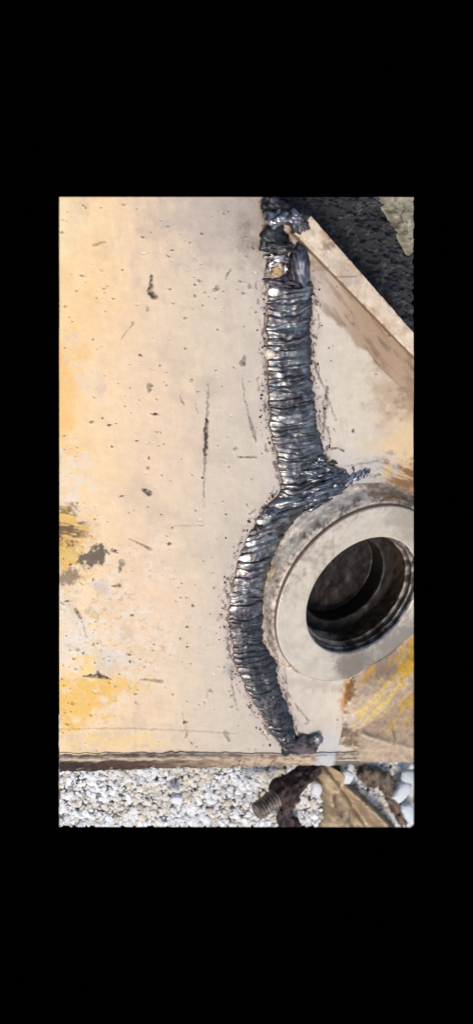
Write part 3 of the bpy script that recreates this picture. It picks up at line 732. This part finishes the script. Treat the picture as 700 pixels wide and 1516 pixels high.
# ================================================================== on the ground below the edge
# threaded bolt with a crust of burnt mud
bt = empty('rusty_bolt', P(420, 1175, -.05)); tag(bt, 'rusty threaded bolt end crusted with dark mud poking out under the plate edge', 'bolt')
A = P(380, 1203, -.022); B = P(462, 1140, -.052)
ax = (B - A); LEN = np.linalg.norm(ax); ax /= LEN
b1 = np.cross(ax, [0, 0, 1.]); b1 /= np.linalg.norm(b1); b2 = np.cross(ax, b1)
def bolt_lathe(name, prof, colf, mat_, n=64, disp=0, seed=0, helix=0):
    t = np.linspace(0, 2 * np.pi, n + 1)
    r = np.array([p[0] for p in prof])[:, None].repeat(n + 1, 1); d = np.array([p[1] for p in prof])[:, None].repeat(n + 1, 1); tt = t[None].repeat(len(prof), 0)
    if helix: d = d + helix * tt / (2 * np.pi)
    if disp: r = r * (1 + disp * fbm(np.cos(tt) * 2.2 + d * 70, np.sin(tt) * 2.2 + d * 40, seed, 4))
    V = A + d[..., None] * ax + (r * np.cos(tt))[..., None] * b1 + (r * np.sin(tt))[..., None] * b2
    x, y = pxof(V); c = mixc(np.tile(lin(colf[0]), (*x.shape, 1)), colf[1], sm(-.3, .5, fbm(x / 5, y / 5, seed + 3, 4)))
    if name == 'threaded_end': c = mixc(c, (50, 40, 36), .9 * (1 - sm(R_ * .8, R_ * .95, r)) * sm(.001, .002, d))     # darker in the grooves
    o = link(name, mesh_np(name, V, gridq(*r.shape), c), mat_, bt)
    bm = bmesh.new(); bm.from_mesh(o.data); bmesh.ops.recalc_face_normals(bm, faces=bm.faces[:]); bm.to_mesh(o.data); bm.free()
    return o
R_ = .0134; pitch = .0052; pr_ = [(.0001, .0006), (R_ * .8, 0), (R_ * .9, .0008)]
for k in range(7):
    s0 = .0012 + k * pitch
    pr_ += [(R_ * .76, s0), (R_ * 1.0, s0 + pitch * .42), (R_ * 1.0, s0 + pitch * .55), (R_ * .76, s0 + pitch * .95)]
bolt_lathe('threaded_end', pr_, ((150, 134, 122), (104, 90, 82)), M_rough, disp=.03, seed=401)
crust = dense([(R_ * .6, .035), (R_ * 1.05, .037), (R_ * 1.4, .043), (R_ * 1.55, .051), (R_ * 1.4, .060), (R_ * 1.2, .070), (R_ * 1.0, LEN * .9), (R_ * .75, LEN + .01)], .0015)
bolt_lathe('mud_crust', crust, ((88, 74, 70), (54, 44, 42)), M_dirt, n=90, disp=.3, seed=405)
def clod(name, mats, cols, label, cat, specs, mat_=None):
    parts = []
    for (x, y, rx, ry, rz, an, z, seed) in specs:
        V, Fc = lump(x, y, rx, ry, rz, an, z, seed=seed, na=.45, ns=2.2, sub=4)
        px, py = pxof(V); parts.append((V, Fc, mixc(np.tile(lin(cols[0]), (len(V), 1)), cols[1], sm(-.3, .5, fbm(px / 6, py / 6, seed + 7, 4)))))
    V, Q, C_ = join_np(parts); base = V.mean(0); base[2] = V[:, 2].min()
    me = mesh_np(name, V - base, Q, C_); o = link(name, me, mats); o.location = Vector(base)
    tag(o, label, cat); return trim(o)
clod('slag_clump', M_dirt, ((92, 78, 78), (56, 46, 46)), 'lumpy dark purple brown clump of slag hanging below the bolt', 'slag',
     [(424, 1190, 15, 9, 10, 60, -.06, 501), (424, 1212, 14, 18, 10, 15, -.066, 503), (434, 1180, 9, 10, 9, 0, -.06, 505), (430, 1221, 14, 10, 9, 0, -.068, 507)])
clod('mud_clod', M_dirt, ((126, 110, 96), (80, 68, 60)), 'dark brown mud clod wedged between the tan rag and the pale stones', 'clod',
     [(548, 1150, 18, 14, 12, 20, -.07, 511), (570, 1160, 14, 20, 12, -30, -.07, 513), (584, 1190, 12, 16, 10, -30, -.075, 515), (594, 1210, 8, 16, 9, -15, -.075, 517)])

# muddy tan rag in folds
gx, gy = np.meshgrid(np.arange(455, 608, 1.3), np.arange(1122, Y1 + .5, 1.3))
gx[0] = gx[0]
rg = empty('muddy_rag', P(525, 1195, ZG)); tag(rg, 'crumpled tan rag with soft muddy folds lying on gravel beside the bolt', 'rag')
lx = 466 + 8 * np.sin(gy / 17) - sm(1160, 1225, gy) * 6; rx_ = np.interp(gy, [1122, 1150, 1165, 1225], [497, 508, 528, 592])
m_ = sm(0, 12, gx - lx + 4 * fbm(gx / 14, gy / 14, 521)) * sm(0, 14, rx_ - gx + 3 * fbm(gx / 12, gy / 12, 523))
fold = np.abs(fbm((gx - .62 * gy) / 44, (gy + .3 * gx) / 80, 525, 2)); fold2 = fbm((gx - .4 * gy) / 22, gy / 34, 527, 2)
rh = m_ * (.018 + .020 * fold + .007 * fold2 + .0016 * fbm(gx / 6, gy / 6, 533, 3)) - .006
rh += .012 * m_ * np.exp(-(((gx - 540) - .85 * (gy - 1185)) / 11) ** 2) - .007 * m_ * np.exp(-(((gx - 520) - .7 * (gy - 1190)) / 6) ** 2)
rh += .010 * m_ * np.exp(-(((gx - 478) + .35 * (gy - 1160)) / 8) ** 2)
rc = np.tile(lin((196, 172, 136)), (*gx.shape, 1)); rc = mixc(rc, (128, 104, 78), .75 * sm(-.05, .5, fbm((gx - .6 * gy) / 16, gy / 34, 529))); rc = mixc(rc, (224, 206, 172), .6 * sm(.2, .8, fbm(gx / 14, gy / 14, 531)))  # fold shadows and ridge highlights painted into the cloth colour
rc = mixc(rc, (92, 76, 60), .7 * (1 - sm(.3, .9, m_))); rc = mixc(rc, (104, 86, 68), .6 * sm(.15, .6, fbm(gx / 7, gy / 7, 535, 4)))
pts = P(gx, gy, ZG); pts[..., 2] += rh
kk = (m_[1:, 1:] + m_[:-1, :-1]) > .06
o = link('cloth', mesh_np('cloth', pts, gridq(*gx.shape, keep=kk), rc), M_rag, rg)
trim(o)

# gravel
parts = []
for k in range(6500):
    x = rng.uniform(X0 + 1, X1 - 1); y = rng.uniform(1118, Y1)
    r = 1.5 + 4.4 * rng.random() ** 3.6
    V, Fc = lump(x, y, r * (.8 + .5 * rng.random()), r * (.6 + .4 * rng.random()), r * (.4 + .3 * rng.random()), rng.random() * 180,
                 ZG + .004 * rng.random(), seed=k % 97, na=.5, ns=1.3, sub=2 if r > 3.6 else 1, sq=.85)
    q = rng.random()
    tn = float(sm(.0, .6, fbm(np.array(x / 45), np.array(y / 26), 771, 3)))
    c = lin((240, 240, 238)) if q < .6 else (lin((220, 222, 223)) if q < .84 else (lin((224, 212, 190)) if q < .96 else lin((172, 168, 162))))
    c = c + (lin((214, 200, 174)) - c) * .5 * tn
    parts.append((V, Fc, c * (.85 + .25 * rng.random())))
V, Q, C_ = join_np(parts)
o = link('gravel', mesh_np('gravel', V, Q, C_, smooth=False), M_stone); o['kind'] = 'stuff'
o['label'] = 'white and pale grey gravel below the plate edge'; trim(o)
for (x, y, rx, ry, rz, an, sd_, lab, cc) in [
        (513, 1151, 10, 9, 8, 20, 601, 'square white stone between the tan rag and the brown mud clod', (226, 230, 232)),
        (594, 1172, 8, 17, 9, 35, 603, 'long pale block of stone leaning to the right above the mud clod', (216, 220, 222)),
        (604, 1149, 10, 9, 8, 0, 605, 'grey white stone in the corner below the plate at far right', (196, 202, 204)),
        (605, 1203, 9, 13, 8, -20, 607, 'pale stone at the far right lower corner beside the mud clod', (210, 216, 220)),
        (262, 1183, 9, 7, 7, 20, 609, 'bright white stone in the open gravel well left of the bolt', (232, 234, 236)),
        (468, 1168, 7, 10, 6, 10, 611, 'small white stone between the bolt crust and the tan rag', (226, 226, 224))]:
    V, Fc = lump(x, y, rx, ry, rz, an, -.062, seed=sd_, na=.35, ns=1.2, sub=2, sq=.7)
    base = V.mean(0); base[2] = V[:, 2].min()
    o = link('stone', mesh_np('stone', V - base, Fc, np.tile(lin(cc), (len(V), 1)), smooth=False), M_stone); o.location = Vector(base)
    tag(o, lab, 'stone', 'loose pale stones on the gravel'); trim(o)
